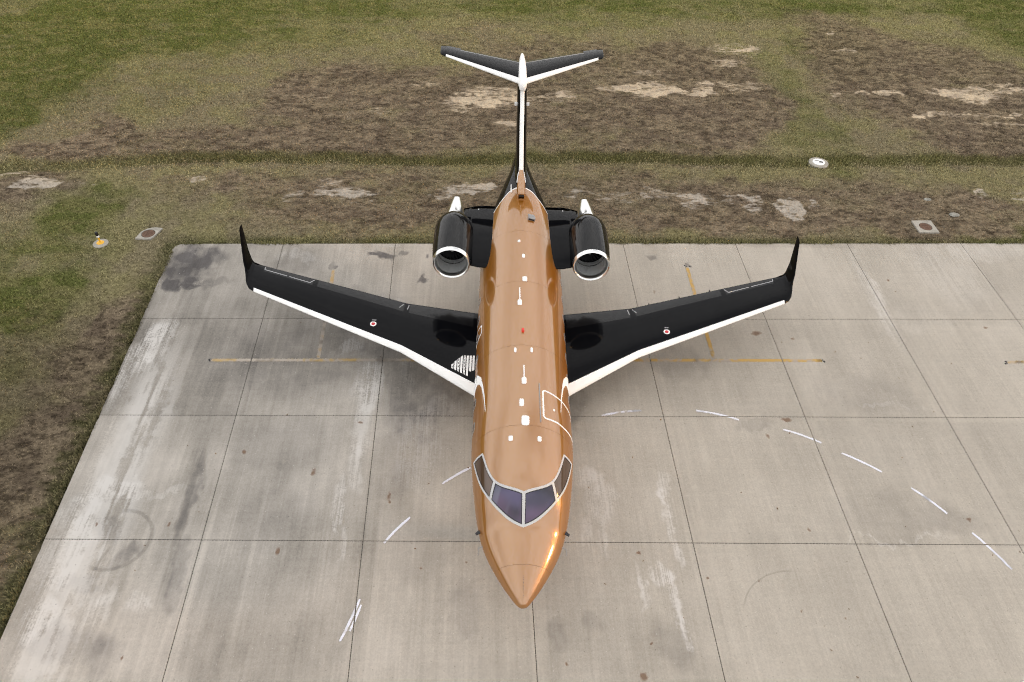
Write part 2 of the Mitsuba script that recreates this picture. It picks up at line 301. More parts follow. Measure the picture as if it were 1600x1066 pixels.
def concrete_colour(p, n, uv):
    x, y = p.x, p.y
    wx = x + .55 * (fbm(x * 1.6, y * .9 + 4) - .5) + .14 * (noise(x * 7, y * 5) - .5)
    wy = y + .9 * (fbm(x * 1.4 + 20, y * .8) - .5) + .3 * (noise(x * 6 + 3, y * 4) - .5)
    big = fbm(x * .22, y * .17, 0., 3)
    med = fbm(x * 1.1 + 5, y * .7, 3., 4)
    streak = fbm(x * 6.5, y * .35, 1., 3)
    broom = noise(x * 38, y * .9, 7.)
    cross = noise(x * .8, y * 16, 5.)
    fine = noise(x * 26, y * 26)
    grit = noise(x * 75, y * 75)
    old = smoothstep(6., -11., x + 2.5 * (big - .5))
    slab = cell_rand(dr.floor((x + 13.35 + .012 * y) / 4.56), dr.floor((y + .021 * x) / 4.55), 4)
    v = 1 + (.22 + .22 * old) * (big - .5) + (.26 + .34 * old) * (med - .5) + (.11 + .14 * old) * (streak - .5) + .09 * (broom - .5) + .05 * (cross - .5) + .13 * (fine - .5) + .14 * (grit - .5) + (.12 + .10 * old) * (slab - .5) - .14 * old * smoothstep(3.5, 6.5, y)
    c = mix((.355, .325, .280), (.345, .318, .285), dr.clip(old * .8 + .6 * (med - .5), 0, 1))
    c = c * v
    rag = fbm(x * 3.1, y * 2.2, 31., 4)
    dark = dr.clip(blots(wx, wy, DARK_STAIN, 1.4) * (1.3 * rag + .5 * streak + .0), 0, 1)
    c = mix(c, c * mi.Color3f(.33, .33, .36), dark)
    # wheel-worn grey strip and lime wash along the left side
    strip = smoothstep(.17, .07, dr.abs(x + 9.69 + .06 * y + .12 * (med - .5))) * smoothstep(-2.4, -.8, y) * smoothstep(4.4, 2.2, y) * (.5 + rag)
    c = c * (1 - .2 * strip)
    thin = smoothstep(.66, .82, noise(x * 15, y * .22, 13.)) * (.3 + .9 * old)
    c = c * (1 + .06 * thin)
    wash = smoothstep(1.0, .2, dr.abs(x + 11.95 + .9 * (med - .5))) * smoothstep(9., 5., y) * smoothstep(.38, .62, streak * .55 + rag * .5 + .06 * fine)
    edge = smoothstep(-12.62, -12.85, x + .03 * y + .12 * (fine - .5)) * smoothstep(10., 9., y)
    lime = blots(wx, wy, LIME_STAIN, 1.5) * smoothstep(.27, .74, .40 * rag + .25 * streak + .3 * broom + .22 * fine - .06)
    c = mix(c, (.54, .52, .495), dr.clip(.72 * dr.clip(lime, 0, 1.1) + .6 * wash * (1 - edge), 0, .85))
    c = c * (1 - .12 * edge)
    # scuffed tyre arcs
    for X, Y, R, a0, a1, k, wd in ((-11.35, .33, .93, -2.0, 1.7, .24, .085), (7.0, -2.45, 1.55, 1.5, 2.75, .2, .03), (-10.3, -.6, 1.3, 2.6, 3.3, .2, .06)):
        ang = dr.atan2(y - Y, x - X)
        ring = smoothstep(wd, wd * .3, dr.abs(dr.sqrt(dr.square(x - X) + dr.square(y - Y)) - R - .06 * (med - .5)))
        c = c * (1 - k * ring * smoothstep(a0 - .15, a0 + .15, ang) * smoothstep(a1 + .15, a1 - .15, ang) * (.5 + fine))
    rust = dr.clip(1.3 * blots(x + .06 * (noise(x * 14, y * 14) - .5), y + .08 * (noise(x * 11 + 4, y * 11) - .5), RUST_SPOT, 1.0), 0, 1)
    c = mix(c, (.13, .065, .03), .75 * rust)
    # pits and pale aggregate
    f1, f2, r = mikit.voronoi(x * 5.5, y * 5.5)
    c = c * (1 - .28 * smoothstep(.12, .05, f1) * smoothstep(.86, .95, r))
    c = mix(c, (.55, .52, .48), .5 * smoothstep(.10, .04, f1) * smoothstep(.12, .05, r))
    return c


def concrete_height(p, n, uv):
    return .4 * noise(p.x * 38, p.y * .9, 7.) + .5 * noise(p.x * 40, p.y * 40) + .8 * noise(p.x * 9, p.y * 9)


B['concrete'] = {'type': 'bumpmap', 'arbitrary': proc(concrete_height, .006), 'scale': .0035,
                 'bsdf': principled(base_color=proc(concrete_colour), roughness=.8, specular=.3)['bsdf']}
B['joint_filler'] = {'type': 'diffuse', 'reflectance': noisy((.085, .078, .068), .6, 2.5)}
B['collar_concrete'] = {'type': 'diffuse', 'reflectance': noisy((.36, .34, .30), .3, 6)}


def worn_line(col, keep, seed):
    def fn(p, n, uv):
        x, y = p.x, p.y
        w = fbm(x * 1.4 + seed, y * 1.4, 1., 3) * .6 + fbm(x * 9 + seed, y * 9, 4., 3) * .5
        b = .32 + .1 * fbm(x * 1.1, y * 1.1, 3., 3)
        c = mix(mi.Color3f(b * 1.05, b * .93, b * .80), col, smoothstep(.62 - keep * .4, .86 - keep * .4, w))
        d = smoothstep(.56, .8, fbm(x * 2.3 + seed + 9, y * 2.3, 2., 3))
        return c * (1 - .45 * d)
    return {'type': 'diffuse', 'reflectance': proc(fn)}


B['yellow_line'] = worn_line((.47, .33, .14), .5, 3.)
B['faded_yellow_line'] = worn_line((.43, .30, .15), .28, 11.)
B['bright_line'] = worn_line((.48, .32, .12), .72, 3.)
B['half_worn_line'] = worn_line((.43, .31, .15), .42, 5.)
B['white_line'] = worn_line((.68, .69, .76), .95, 23.)
B['rust_iron'] = principled(base_color=noisy((.13, .075, .05), .5, 14), roughness=.75, metallic=.2)
B['yellow_paint'] = principled(base_color=noisy((.72, .40, .03), .2, 9), roughness=.45)
B['dead_leaf'] = {'type': 'twosided', 'bsdf': {'type': 'diffuse', 'reflectance': noisy((.13, .075, .035), .6, 3)}}
B['pale_stone'] = {'type': 'diffuse', 'reflectance': noisy((.27, .265, .235), .5, 8)}


# ---------------------------------------------------------------- ground
def np_ditch(x):
    return 20.15 - 1.0 * np.clip((-x - 8) / 15, 0, 1.4) ** 2 + .12 * np.sin(x * .35)


def ground_height(x, y):
    z = -.035 + .05 * (meshkit.fbm(np.stack([x * .5, y * .5, 0 * x], -1), 3, 2) - .5) + .05 * (meshkit.fbm(np.stack([x * 2.2, y * 2.2, 0 * x], -1), 2, 7) - .5)
    dd = y - np_ditch(x)
    z = z - .20 * np.exp(-(dd / .42) ** 2) * (np.abs(x) < 60)
    over = np.clip(np.minimum(x + 13.9, 14.1 - y) / .5, 0, 1)        # lower under the apron
    near = np.clip(1.2 - np.maximum(np.maximum(-13.9 - x, y - 14.1), 0) / 1.0, 0, 1)
    z = z * (1 - near * .7) + near * .7 * -.03
    return np.where(over > 0, np.minimum(z, -.03 - .17 * over), z)


def spread(lo, hi, fine, far):
    a = np.arange(lo, hi + 1e-6, fine)
    out, step, v = [], fine, hi
    while v < far:
        step *= 1.35
        v += step
        out.append(v)
    lowv, step, v = [], fine, lo
    while v > -far:
        step *= 1.35
        v -= step
        lowv.append(v)
    return np.array(lowv[::-1] + a.tolist() + out)


gx, gy = np.meshgrid(spread(-36, 40, .22, 2200), spread(-6, 44, .22, 2200), indexing='ij')
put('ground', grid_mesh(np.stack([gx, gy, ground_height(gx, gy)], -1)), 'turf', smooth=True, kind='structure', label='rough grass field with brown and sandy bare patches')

# the apron: base sheet with joint filler, slabs one by one
XR, YB = 37.0, -18.3
apron_outline = Polygon([(-13.27, -22), (-13.3, .3), (-13.40, 9.2), (-13.46, 13.2), (-13.40, 13.45), (-13.22, 13.58), (-12.9, 13.63), (XR, 13.8), (XR, -22)])
_p = apron_outline.segmentize(.12)
_q = np.array(_p.exterior.coords)
_n = meshkit.fbm(np.c_[_q * 2.3, 0 * _q[:, :1]], 4, 8) - .5
_k = (_q[:, 0] < -13.0) | (_q[:, 1] > 13.4)
_q[_k] += np.stack([np.where(_q[:, 0] < -13.2, .13, 0) * _n, np.where(_q[:, 1] > 13.4, .10, 0) * _n], -1)[_k]
apron_outline = Polygon(_q).buffer(0)
put('apron', plan_sheet(apron_outline.buffer(-.03), -.16, -.014), 'joint_filler', smooth=False, kind='structure', label='concrete apron of square slabs with a cut corner')


def row_y(i, x):
    a, b = SLOPE_ROWS[i]
    return a + b * np.clip(x, -14, 20)


def col_x(j, y):
    return COL_X[j] - (.0125 * y if j < 9 else 0.)


GAP = .0095


def slab(i, j, rng):
    """One slab with a small chamfer, between rows i, i+1 and columns j, j+1."""
    cs = []
    for (jj, ii, sx, sy) in ((j, i, 1, 1), (j + 1, i, -1, 1), (j + 1, i + 1, -1, -1), (j, i + 1, 1, -1)):
        y = row_y(ii, COL_X[jj])
        x = col_x(jj, y)
        cs.append((x + sx * GAP, row_y(ii, x) + sy * GAP))
    q = Polygon(cs).intersection(apron_outline)
    if q.is_empty:
        return None
    ring = np.array(q.exterior.simplify(.002).coords)[:-1]
    inner = np.array(q.exterior.coords)[:-1]
    c = ring.mean(0)
    n = len(ring)
    d = ring - c
    top = c + d * (1 - .010 / np.maximum(np.linalg.norm(d, axis=1, keepdims=True), .1))
    lift = rng.uniform(-.002, .002)
    v = np.vstack([np.c_[ring, np.full(n, -.15)], np.c_[ring, np.full(n, -.006 + lift)], np.c_[top, np.full(n, lift)], [[*c, lift]]])
    f = []
    for k in range(n):
        l = (k + 1) % n
        f += [(k, l, n + l), (k, n + l, n + k), (n + k, n + l, 2 * n + l), (n + k, 2 * n + l, 2 * n + k), (2 * n + k, 2 * n + l, 3 * n)]
    m = trimesh.Trimesh(v, f, process=False)
    if m.face_normals[-1][2] < 0:
        m.invert()
    return m


rng = np.random.default_rng(4)
for i in range(-4, 3):
    for j in range(11):
        m = slab(i, j, rng)
        if m is not None:
            put('slab', m, 'concrete', 'apron', smooth=False)

joints = unary_union([LineString([(COL_X[j] - .0125 * -22, -22), (COL_X[j] - .0125 * 14, 14)]).buffer(.02) for j in range(9)] +
                     [LineString([(x, row_y(i, x)) for x in (-14, 0, 20, 37)]).buffer(.02) for i in SLOPE_ROWS])


def marking(name, line, width, bsdf, label, rag=.0, z=.004):
    pts = np.array(line, float)
    L = LineString(pts)
    n = max(int(L.length / .12), 3)
    P = np.array([L.interpolate(t, normalized=True).coords[0] for t in np.linspace(0, 1, n)])
    d = np.gradient(P, axis=0)
    d /= np.linalg.norm(d, axis=1, keepdims=True)
    nn = np.stack([-d[:, 1], d[:, 0]], -1)
    r = np.random.default_rng(abs(hash(name)) % 7 + int(abs(P[0, 0]) * 100))
    w1, w2 = width / 2 * (1 + rag * r.uniform(-1, .3, n)), width / 2 * (1 + rag * r.uniform(-1, .3, n))
    w1[[0, -1]] *= 1 - rag
    w2[[0, -1]] *= 1 - rag
    poly = Polygon(np.vstack([P + nn * w1[:, None], (P - nn * w2[:, None])[::-1]])).buffer(0).difference(joints)
    put(name, plan_sheet(poly, .0025, .0065), bsdf, 'apron', smooth=False, label=label)


marking('yellow_line', [(-10.46, 7.17), (-.3, 7.13)], .13, 'half_worn_line', 'long worn yellow line left of the jet under the wing', .08)
marking('yellow_line', [(.0, 7.13), (10.46, 7.04)], .13, 'bright_line', 'long worn yellow line right of the jet under the wing', .08)
marking('yellow_line', [(6.71, 7.19), (6.72, 12.14)], .13, 'bright_line', 'short yellow line running up to the grass on the right', .08)
marking('yellow_line', [(-6.88, 7.25), (-7.0, 12.0)], .13, 'faded_yellow_line', 'short washed-out yellow line under the left wing', .15)
marking('yellow_line', [(17.02, 6.93), (27.6, 6.9)], .13, 'yellow_line', 'yellow line at the right edge', .08)
for (xa, ya), yaw in (((-10.50, 7.17), 0), ((10.52, 7.03), 0), ((16.95, 6.93), 0), ((6.72, 12.22), 1)):
    r = np.random.default_rng(int(xa * 10) + 500)
    blob = unary_union([Point(xa + r.normal(0, .025 + .03 * yaw), ya + r.normal(0, .055 - .02 * yaw)).buffer(r.uniform(.012, .03)) for _ in range(6)])
    put('tar_patch', plan_sheet(blob, .0025, .007), 'seal', 'apron', smooth=False)
for k, (a, b, bow, dbl) in enumerate([((2.52, 4.62), (3.83, 4.82), .05, 0), ((5.62, 4.81), (6.93, 4.41), .05, 0), ((8.24, 4.01), (9.32, 3.45), .04, 0), ((9.82, 3.06), (10.82, 2.33), .03, 0), ((11.49, 1.74), (12.19, .84), .03, 0),
                                 ((12.64, .2), (13.22, -.95), .03, 0), ((-3.35, .93), (-4.02, .1), .03, 0), ((-1.66, 2.63), (-2.48, 2.06), .02, 0), ((-4.50, -1.53), (-4.87, -2.65), -.02, 1)]):
    a, b = np.array(a), np.array(b)
    nrm = np.array([-(b - a)[1], (b - a)[0]]) / np.linalg.norm(b - a)
    if nrm[1] < 0:
        nrm = -nrm
    line = [a + (b - a) * t + nrm * bow * 4 * t * (1 - t) for t in np.linspace(0, 1, 9)]
    marking('white_dash', line, .075, 'white_line', None, .25)
    if dbl:
        marking('white_dash', [p + np.array([.055, -.16]) for p in line[:-3]], .07, 'white_line', None, .25)

# ---------------------------------------------------------------- grass blades (nobody could count them)
def grass(n, seed):
    r = np.random.default_rng(seed)
    y = r.uniform(-4.5, 42, n)
    x = r.uniform(-38, 40, n)
    lo = -15.5 - .46 * (y + 4) - 1.5
    hi = 16 + .47 * (y + 4)
    keep = (x > lo) & (x < hi) & ~((x > -13.42 + .16 * (meshkit.noise(np.c_[x * 3, y * 3, 0 * x]) - .35)) & (y < 13.70 - .14 * (meshkit.noise(np.c_[x * 3, y * 3, 0 * x + 5]) - .35)))
    x, y = x[keep], y[keep]
    b, g, s, d, k = (np.array(v) for v in turf(mi.Float(x.astype(np.float32)), mi.Float(y.astype(np.float32))))
    keep = r.random(len(x)) > np.clip(s * 1.05 + .25 * b, 0, .97)
    x, y, d, k, g, b = x[keep], y[keep], d[keep], k[keep], g[keep], b[keep]
    # ragged tufts that hang over the apron's edge
    ne = 26000
    q = np.r_[r.uniform(-5, 13.3, ne // 3), r.uniform(-13.2, 36, ne - ne // 3)]
    v = np.arange(ne) < ne // 3
    off = np.abs(r.normal(0, .09, ne)) - .05 * meshkit.noise(np.c_[q * 1.7, q * 0, q * 0]) * 1.6
    ex, ey = np.where(v, -13.40 - off - .003 * q * v, q), np.where(v, q, 13.66 + .0035 * q + off)
    keep = meshkit.fbm(np.c_[q * .9, q * 0, 5. * v], 3) > .42
    ex, ey = ex[keep], ey[keep]
    x, y = np.r_[x, ex], np.r_[y, ey]
    d, k, g, b = (np.r_[w_, np.full(len(ex), f_)] for w_, f_ in ((d, .3), (k, 1.2), (g, .5), (b, 0.)))
    m = len(x)
    z = np.maximum(ground_height(x, y), -.04)
    L = r.uniform(.045, .10, m) * (1 + .5 * np.maximum(d, k) + .2 * g - .2 * b)
    w = r.uniform(.010, .022, m) * (1 + .012 * np.maximum(y, 0))
    a, t = r.uniform(0, 2 * np.pi, m), r.uniform(.15, 1.25, m)
    up = np.stack([np.sin(t) * np.cos(a), np.sin(t) * np.sin(a), np.cos(t)], -1) * L[:, None]
    side = np.stack([-np.sin(a), np.cos(a), 0 * a], -1) * w[:, None]
    p = np.stack([x, y, z - .01], -1)
    V = np.stack([p - side, p + side, p + up], 1).reshape(-1, 3)
    return trimesh.Trimesh(V, np.arange(len(V)).reshape(-1, 3), process=False)


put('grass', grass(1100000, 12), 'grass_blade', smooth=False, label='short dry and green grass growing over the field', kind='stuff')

# ---------------------------------------------------------------- things in the field
def ring_plate(outer, inner_r, z0, z1):
    return plan_sheet(outer.difference(Point(outer.centroid).buffer(inner_r, 24)) if inner_r else outer, z0, z1)


def manhole(x, y, quad, lid_r, label, group):
    t = thing('manhole', label, 'manhole', group)
    q = Polygon([(x + a, y + b) for a, b in quad])
    c = Point(x, y)
    put('collar', plan_sheet(q.difference(c.buffer(lid_r + .02, 24)), -.2, .035), 'collar_concrete', t, smooth=False)
    lid = lathe([(-.10, 0), (-.10, lid_r), (.022, lid_r), (.030, lid_r - .012), (.030, lid_r - .05), (.022, lid_r - .06), (.022, 0)], 40)
    bars = cat(*[box(-.7 * lid_r, .7 * lid_r, -.012, .012, .020, .030).apply_translation((0, k * lid_r * .28, 0)) for k in (-2, -1, 0, 1, 2)])
    v = np.asarray(lid.vertices)[:, [0, 2, 1]] * [1, -1, 1]
    lid = trimesh.Trimesh(v, lid.faces)
    lid.fix_normals()
    m = cat(lid, bars)
    m.apply_translation((x, y, 0))
    put('lid', m, 'rust_iron', t, smooth=30)


manhole(17.38, 14.83, [(-.42, -.40), (.42, -.42), (.40, .44), (-.44, .42)], .25, 'square concrete manhole with rusty lid at the right by the apron edge', None)
manhole(-14.67, 14.23, [(-.42, -.33), (.2, -.36), (.34, -.02), (.46, .36), (.15, .42), (-.12, .33), (-.32, .12)], .25, 'broken-edged concrete manhole with rusty lid near the yellow stake', None)

t = thing('valve_cover', 'round pale concrete pad with white cover in the drain line', 'valve cover')
m = lathe([(-.16, 0), (-.16, .45), (.0, .45), (.02, .41), (.02, .30), (.01, .29), (.01, 0)], 40)
m = trimesh.Trimesh(np.asarray(m.vertices)[:, [0, 2, 1]], m.faces); m.fix_normals()
m.apply_translation((14.4, 19.88, 0)); put('pad', m, 'collar_concrete', t)
m = lathe([(.0, 0), (.0, .28), (.035, .28), (.043, .26), (.043, 0)], 40)
m = trimesh.Trimesh(np.asarray(m.vertices)[:, [0, 2, 1]], m.faces); m.fix_normals()
m.apply_translation((14.4, 19.88, 0)); put('lid', m, 'white_paint', t)
slot = trimesh.creation.extrude_polygon(Polygon([(-.05, -.05), (.12, -.10), (.18, -.02), (.02, .05)]), .012, engine='earcut')
slot.apply_translation((14.43, 19.88, .041)); put('slot', slot, 'seal', t, smooth=False)
slot = trimesh.creation.extrude_polygon(Polygon([(-.19, .08), (.02, .12), (.03, .15), (-.17, .12)]), .012, engine='earcut')
slot.apply_translation((14.40, 19.86, .041)); put('slot', slot, 'seal', t, smooth=False)

t = thing('marker_stake', 'yellow stake with black top standing on a round white pad', 'marker')
SX, SY = -16.35, 13.63
def upright(profile, n=24):
    m = lathe(profile, n)
    m = trimesh.Trimesh(np.asarray(m.vertices)[:, [0, 2, 1]], m.faces); m.fix_normals()
    m.apply_translation((SX, SY, 0)); return m
put('pad', upright([(-.15, 0), (-.15, .29), (.0, .29), (.02, .26), (.03, .17), (.03, 0)], 40), 'collar_concrete', t)
put('yellow_base', upright([(.02, 0), (.02, .15), (.04, .14), (.07, .05), (.07, 0)]), 'yellow_paint', t)
put('pole', upright([(.06, 0), (.06, .032), (.30, .032), (.31, .05), (.34, .05), (.35, .03), (.35, 0)]), 'yellow_paint', t)
put('collar', upright([(.30, 0), (.30, .056), (.36, .058), (.39, .04), (.39, 0)]), 'white_paint', t)
put('head', upright([(.37, 0), (.37, .045), (.40, .062), (.50, .062), (.54, .045), (.55, 0)]), 'seal', t)

rs = np.random.default_rng(31)
for k, (x, y, r, label) in enumerate([(18.35, 16.9, .13, 'pale broken stone in the brown grass, the farther of two'), (19.05, 15.75, .17, 'pale broken stone in the brown grass, the nearer of two')]):
    m = trimesh.creation.icosphere(2, r)
    v = np.asarray(m.vertices)
    v = v * (1 + .5 * (meshkit.fbm(v * 6 / r * .3 + k * 9, 3, 3)[:, None] - .5)) * [1.3, .9, .2]
    m.vertices = v
    m.apply_translation((x, y, -.01))
    put('stone', m, 'pale_stone', smooth=25, label=label, category='stone')

def leaves(n, seed):
    r = np.random.default_rng(seed)
    out = []
    for _ in range(n):
        x, y = r.uniform(-13, 16), r.uniform(-4, 13.4)
        s, a = r.uniform(.018, .045), r.uniform(0, 2 * np.pi)
        q = np.array([(-1, 0, .2), (-.2, -.5, 0), (1, 0, .35), (-.2, .5, .25)]) * s
        R = np.array([[math.cos(a), -math.sin(a), 0], [math.sin(a), math.cos(a), 0], [0, 0, 1]])
        out.append(trimesh.Trimesh(q @ R.T + [x, y, .010], [(0, 1, 3), (1, 2, 3)], process=False))
    return cat(*out)


put('leaf_litter', leaves(70, 3), 'dead_leaf', smooth=False, label='tiny dry leaves scattered on the concrete', kind='stuff')

# ---------------------------------------------------------------- the jet: fuselage
# fuselage stations: distance from the nose, half width, top, bottom
FUS=np.array([(0,0,1.75,1.75),(.03,.09,1.84,1.66),(.1,.165,1.91,1.585),(.25,.28,2.0,1.5),(.5,.45,2.10,1.39),(.9,.69,2.25,1.26),(1.4,.94,2.42,1.15),(1.75,1.06,2.54,1.09),(2.05,1.135,2.83,1.04),(2.35,1.195,3.08,1.01),
 (2.8,1.255,3.30,.97),(3.4,1.325,3.46,.93),(4.2,1.37,3.56,.91),(5,1.365,3.60,.90),(7,1.365,3.6,.90),(9,1.365,3.6,.9),(11,1.365,3.6,.9),(12,1.37,3.6,.93),(13,1.31,3.59,1.03),(14,1.18,3.55,1.25),(15,.95,3.49,1.6),(16,.67,3.4,1.98),(17,.41,3.28,2.3),(18,.24,3.12,2.55),(19,.13,2.95,2.72),(19.4,.08,2.88,2.78)])
SF=np.linspace(0,1,600)**1.7*19.4
def _prof(k):
    y=PchipInterpolator(FUS[:,0],FUS[:,k])(SF)
    u=np.linspace(0,19.4,1600); yu=np.interp(u,SF,y); g=gaussian_filter1d(yu,12 if k!=2 else 7,mode='nearest')
    w=np.clip((SF-.4)/.8,0,1)
    return y*(1-w)+w*np.interp(SF,u,g)
PW,PT,PB=_prof(1),_prof(2),_prof(3)
def fus(u,s):
    """Point on the fuselage in jet coordinates (side, aft, up): u = angle from the crown times 1.38 (m), s = metres aft of the nose."""
    th=np.asarray(u,float)/1.38; w,t,b=(np.interp(s,SF,p) for p in (PW,PT,PB))
    zc=b+(t-b)*.5
    c=np.cos(th); 
    return np.stack([w*np.sin(th),np.broadcast_to(s,th.shape)*1.0,zc+c*(t-b)/2],-1)


jet = thing('business_jet', 'copper and black private jet with white leading edges parked on the apron', 'airplane')


def edge_s(u):
    """Where the copper ends and the black tail begins, at each place round the fuselage."""
    return np.interp(np.abs(u), [0, .28, .62, 1.08, 1.3, 1.55, 1.86, 2.3, 3.0, 4.4], [15.12, 15.08, 14.93, 14.42, 14.15, 13.9, 13.55, 13.0, 12.2, 11.2])


def hull(s_of, ns, nu=128):
    u = np.linspace(-math.pi * 1.38, math.pi * 1.38, nu, endpoint=False)
    P = np.zeros((ns, nu, 3))
    for j, uu in enumerate(u):
        s = s_of(uu, ns)
        P[:, j] = fus(np.full(ns, uu), s)
    return grid_mesh(P, True)


m = hull(lambda u, n: np.linspace(0, 1, n) ** 1.8 * edge_s(u), 220)
m = tidy(m); body = jput('fuselage', m, 'copper_paint', jet, smooth=60, label='copper fuselage')
m = hull(lambda u, n: np.linspace(edge_s(u), 19.4, n), 70)
m = tidy(m); tail = jput('tail_cone', m, 'black_paint', jet, smooth=60, label='black tail cone')


def fnormal(u, s):
    e = 1e-3
    a = fus(u + e, s) - fus(u - e, s)
    b = fus(u, s + e) - fus(u, s - e)
    n = np.cross(b, a)
    n = n / np.maximum(np.linalg.norm(n, axis=-1, keepdims=True), 1e-12)
    c = fus(u, s) - np.stack([0 * u, s, np.interp(s, SF, (PT + PB) / 2)], -1)
    return n * np.where((n * c).sum(-1, keepdims=True) < 0, -1, 1)


def shell(poly, top, bottom, place, normal, step=.06):
    """A plate over a surface: the polygon in surface coordinates, from 'bottom' to 'top' metres above it."""
    out = []
    for g in getattr(poly, 'geoms', [poly]):
        if g.area < 1e-6:
            continue
        g = g.segmentize(step)
        v2, f = trimesh.creation.triangulate_polygon(g, engine='earcut')
        v3, f = trimesh.remesh.subdivide_to_size(np.c_[v2, np.zeros(len(v2))], f, step * 2.2, max_iter=12)
        t = trimesh.Trimesh(v3, f, process=True)
        t.merge_vertices(digits_vertex=7)
        a, f = np.asarray(t.vertices)[:, :2], np.asarray(t.faces)
        e = f[:, [0, 1, 1, 2, 2, 0]].reshape(-1, 2)
        _, inv, cnt = np.unique(np.sort(e, axis=1), axis=0, return_inverse=True, return_counts=True)
        border = e[cnt[inv.ravel()] == 1]
        P, N = place(a[:, 0], a[:, 1]), normal(a[:, 0], a[:, 1])
        n = len(a)
        side = np.vstack([np.c_[border[:, 1], border[:, 0], border[:, 0] + n], np.c_[border[:, 1], border[:, 0] + n, border[:, 1] + n]])
        m = trimesh.Trimesh(np.vstack([P + N * top, P + N * bottom]), np.vstack([f, f[:, ::-1] + n, side]), process=False)
        if (np.cross(P[f[:, 1]] - P[f[:, 0]], P[f[:, 2]] - P[f[:, 0]]) * N[f[:, 0]]).sum() < 0:
            m.invert()
        out.append(m)
    return cat(*out)


def skin(poly, top=.004, bottom=-.006, step=.06):
    return shell(poly, top, bottom, fus, fnormal, step)


def mirror(poly):
    from shapely import affinity
    return affinity.scale(poly, -1, 1, origin=(0, 0))


def rounded(poly, r):
    return poly.buffer(-r).buffer(r * 2).buffer(-r)


# white line where copper meets black
us = np.linspace(-3.2, 3.2, 161)
band = Polygon(np.vstack([np.c_[us, edge_s(us) - .035], np.c_[us, edge_s(us) + .035][::-1]]))
jput('colour_break_line', skin(band, .004, -.01, .08), 'white_paint', body, smooth=40)

# cockpit glazing
outer_top = [(0, 2.365), (.42, 2.49), (.83, 2.70), (1.05, 3.05), (1.23, 3.57)]
outer_bot = [(1.78, 3.58), (1.62, 3.15), (1.44, 2.75), (1.10, 2.32), (.6, 1.93), (0, 1.70)]


def spline(pts, n=30):
    p = np.array(pts, float)
    t = np.r_[0, np.cumsum(np.linalg.norm(np.diff(p, axis=0), axis=1))]
    q = np.linspace(0, t[-1], n)
    return np.c_[CubicSpline(t, p[:, 0])(q), CubicSpline(t, p[:, 1])(q)]


right_half = Polygon(np.vstack([spline(outer_top), spline(outer_bot)]))
glazing = unary_union([right_half, mirror(right_half)]).buffer(.01).buffer(-.01)
inner = glazing.buffer(-.052, join_style=2)
post_mid = LineString([(0, 1.5), (0, 2.6)]).buffer(.042)
post_r = LineString([(1.12, 2.2), (.80, 2.78)]).buffer(.04, cap_style=2)
panes = inner.difference(unary_union([post_mid, post_r, mirror(post_r)]))
fr = jput('window_frame', skin(glazing.difference(panes.buffer(-.002)), .010, -.02, .045), 'frame_paint', jet, smooth=30, label='pale grey frame round the cockpit windows')
for g in sorted(panes.geoms, key=lambda g: g.centroid.x):
    side = abs(g.centroid.x) > 1.0
    k = jput('side_window' if side else 'windshield', skin(g.buffer(.004), .001, -.02, .045), 'side_glass' if side else 'coated_glass_reflection', jet, smooth=40)
    jput('seal', skin(g.buffer(.004).difference(g.buffer(-.022)), .006, -.01, .045), 'seal', k, smooth=30)

# passenger door on the port side, outline painted white
door = Polygon([(.52, 4.44), (.52, 5.30), (.56, 5.345), (.62, 5.36), (1.24, 5.30), (1.60, 5.25), (2.2, 5.2), (2.2, 4.38), (1.60, 4.36), (1.24, 4.36), (.98, 4.39), (.6, 4.37)])
door = rounded(door, .06)
dk = jput('passenger_door', skin(door, .0025, -.01, .08), 'copper_paint', jet, smooth=40)
jput('outline', skin(door.difference(door.buffer(-.045)).intersection(sbox(0, 0, 2.05, 20)), .006, -.006, .05), 'white_paint', dk, smooth=30)
jput('handle', skin(Point(.88, 4.78).buffer(.035), .012, -.006, .03), 'white_paint', dk, smooth=30)
jput('rain_gutter', skin(LineString([(.452, 4.23), (.44, 5.55)]).buffer(.012, cap_style=2), .015, -.005, .06), 'dull_metal', body, smooth=False)

# emergency exit outline, starboard, and the white swooshes above the wing roots
ex = rounded(Polygon([(-1.50, 8.52), (-1.50, 8.14), (-2.1, 7.98), (-2.1, 8.60)]), .05)
ek = jput('emergency_exit', skin(ex, .002, -.01), 'copper_paint', jet, smooth=40)
jput('outline', skin(ex.difference(ex.buffer(-.035)), .006, -.006, .04), 'white_paint', ek, smooth=30)
for sg in (-1, 1):
    sw = Polygon([(sg * a, b) for a, b in [(2.1, 6.75), (1.75, 6.62), (1.58, 6.47), (1.42, 6.28), (1.30, 5.9), (1.20, 5.4), (1.145, 4.85), (1.16, 4.85), (1.24, 5.4), (1.36, 5.85), (1.50, 6.08), (1.64, 6.17), (1.82, 6.10), (2.1, 5.9)]])
    jput('white_swoosh', skin(sw, .004, -.006, .05), 'white_paint', body, smooth=30)
    for k in range(7):
        s0 = 5.75 + k * .86 if sg > 0 else 4.75 + k * .86
        w = rounded(Polygon([(sg * a, b) for a, b in ((1.74, s0 - .14), (1.74, s0 + .14), (2.14, s0 + .14), (2.14, s0 - .14))]), .1)
        ck = jput('cabin_window', skin(w, .003, -.02, .05), 'side_glass', jet, smooth=30)
        jput('frame', skin(w.buffer(.03).difference(w.buffer(-.01)), .005, -.01, .04), 'bare_metal', ck, smooth=30)


